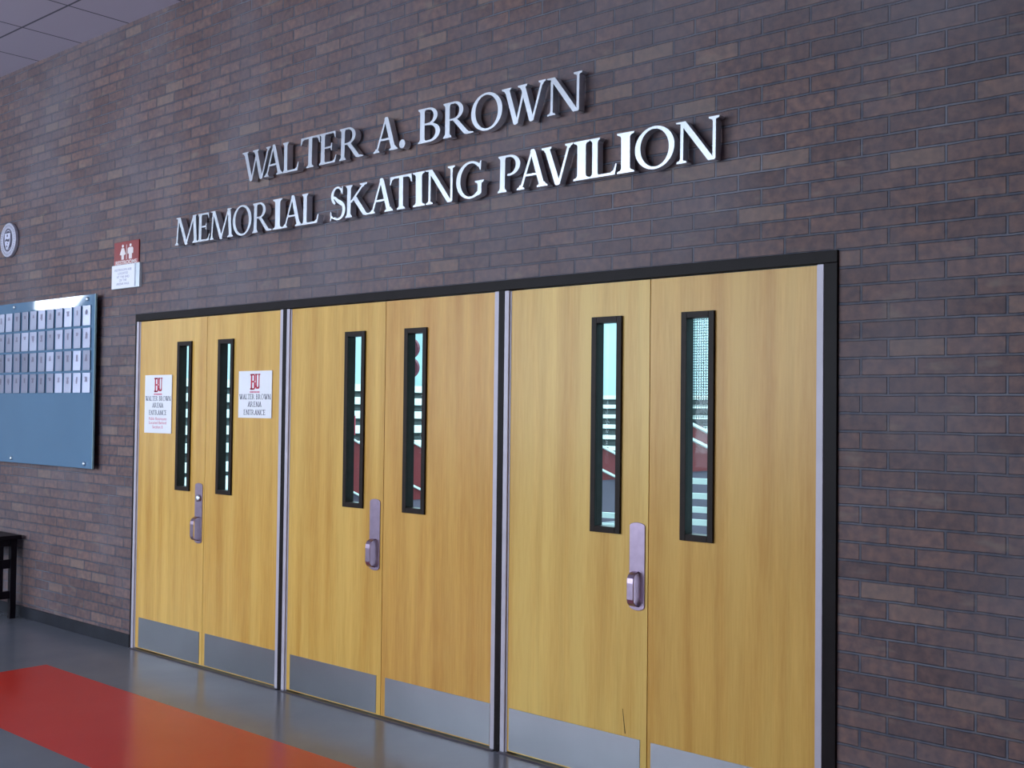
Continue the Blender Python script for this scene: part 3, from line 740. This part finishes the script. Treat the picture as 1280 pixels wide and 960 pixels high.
def seating(x, y0, y1, zt, yt, slope, label, mid, low):
    r = empty('seating_block', (x-.3, (y0+y1)/2, 0)); tag(r, label, 'seating'); off = Vector((-r.location.x, -r.location.y, 0))
    zz = lambda y: zt-slope*(y-yt)
    b = N(); prism(b, [(y0, low), (y1, low), (y1, zz(y1)), (y0, zz(y0))], 'x', x-.6, x)
    c = N(); prism(c, [(y0, 0), (y1, 0), (y1, low), (y0, low)], 'x', x-.58, x-.02)
    d = N()
    for o_ in (0, -mid): prism(d, [(y0, zz(y0)+o_), (y1, zz(y1)+o_), (y1, zz(y1)+o_+.03), (y0, zz(y0)+o_+.03)], 'x', x+.0, x+.04)
    for bm in (b, c, d):
        for v in bm.verts: v.co += off
    obj('side_panel', b, HRED, r); obj('base', c, HVIO, r); obj('handrail', d, WHITEM, r)
    # seat backs along the slope
    n = 8
    for k in range(n):
        y = y0+(y1-y0)*(k+.3)/n; e = N()
        prism(e, [(y, zz(y)-.02), (y+.03, zz(y)-.02), (y-.05, zz(y)+.10), (y-.08, zz(y)+.10)], 'x', x-.55, x-.05)
        for v in e.verts: v.co += off
        obj('seat_back', e, HRED, r)
seating(0.0, 6.7, 8.6, 1.46, 6.91, .28, 'red seating block with white rails seen through the sixth door window', .17, .95)
seating(-3.0, 8.7, 10.6, 1.09, 9.21, .33, 'red seating block with white rails seen through the fifth door window', .34, .62)
seating(-6.0, 7.9, 9.6, 1.08, 8.28, .40, 'red seating block with white rails seen through the fourth door window', .68, .20)
seating(-8.0, 8.4, 10.2, 1.06, 8.78, .45, 'red seating block seen low through the third door window', .90, .15)
def panel(name, lab, cat, m, q, extra=None):
    b = N(); box(b, *q); o = obj(name, b, m); tag(o, lab, cat); return o
# boards in the hall
b = N(); box(b, -9.9, -8.75, 9.4, 9.44, 1.15, 1.50); box(b, -9.85, -9.80, 9.40, 9.44, 0, 1.15); box(b, -8.85, -8.80, 9.40, 9.44, 0, 1.15)
hb = tag(obj('hall_sign', b, mat('pink_red_board', (.50, .06, .10), .5, noise=.08)), 'pinkish red board with turquoise lower part, seen through the third door window', 'sign')
b = N(); box(b, -9.9, -8.75, 9.38, 9.40, .95, 1.15); obj('turquoise_panel', b, HCYAN, hb)
b = N(); box(b, -9.9, -8.75, 9.38, 9.40, 1.15, 1.18); obj('white_edge', b, WHITEM, hb)
# slatted white barrier near the doors
def barrier(x0, x1, zs, label):
    br = tag(empty('slatted_barrier', ((x0+x1)/2, 5.2, 0)), label, 'barrier'); hw = (x1-x0)/2
    for z in zs:
        b = N(); prism(b, [(-hw, z), (hw, z+.02), (hw, z+.075), (-hw, z+.055)], 'y', 0, .03); obj('slat', b, WHITEM, br)
    for x in (-hw, hw-.04):
        b = N(); box(b, x, x+.04, .03, .07, 0, zs[-1]+.08); obj('post', b, DGREY, br)
barrier(.75, 2.1, [.40, .54, .66, .79, .93], 'white slatted barrier seen low through the sixth door window')
barrier(-.5, .65, [.42, .53], 'low white barrier seen at the bottom of the fifth door window')

# hanging banner with a letter-like maroon mark
b = N(); box(b, -1.86, -1.76, 3.98, 4.01, 1.93, 2.36)
for cz in (2.045, 2.245):
    for q in ring(-1.60, cz, .155, .112, .155, .112, -100, 100, 24): prism(b, q[1:3]+q[3:4], 'y', 3.98, 4.01)
    box(b, -1.765, -1.60, 3.98, 4.01, cz-.108, cz+.108)
banner = tag(obj('hanging_letter_sign', b, mat('maroon_print', (.20, .04, .07), .6, noise=.1)), 'maroon B-shaped sign hanging in the hall, at the top of the fourth door window', 'sign')
for x in (-1.84, -1.62):
    b = N(); tube(b, [(x, 3.995, 2.34), (x, 3.995, 9.5)], .004, 6); obj('hanging_wire', b, DGREY, banner)
# protective net
b = N(); nx0, nx1, nz0, nz1, st = -1.35, .55, .30, 3.2, .036
k = 0
while nx0+k*st < nx1: box(b, nx0+k*st, nx0+k*st+.010, 8.90, 8.905, nz0, nz1); k += 1
k = 0
while nz0+k*st < nz1: box(b, nx0, nx1, 8.898, 8.90, nz0+k*st, nz0+k*st+.010); k += 1
net = tag(obj('safety_net', b, NETM), 'fine dark netting hung behind the sixth door window', 'net')
b = N(); tube(b, [(nx0, 8.9, 0), (nx0, 8.9, 9.5)], .03, 8); tube(b, [(nx1, 8.9, 0), (nx1, 8.9, 9.5)], .03, 8); obj('net_post', b, DGREY, net)
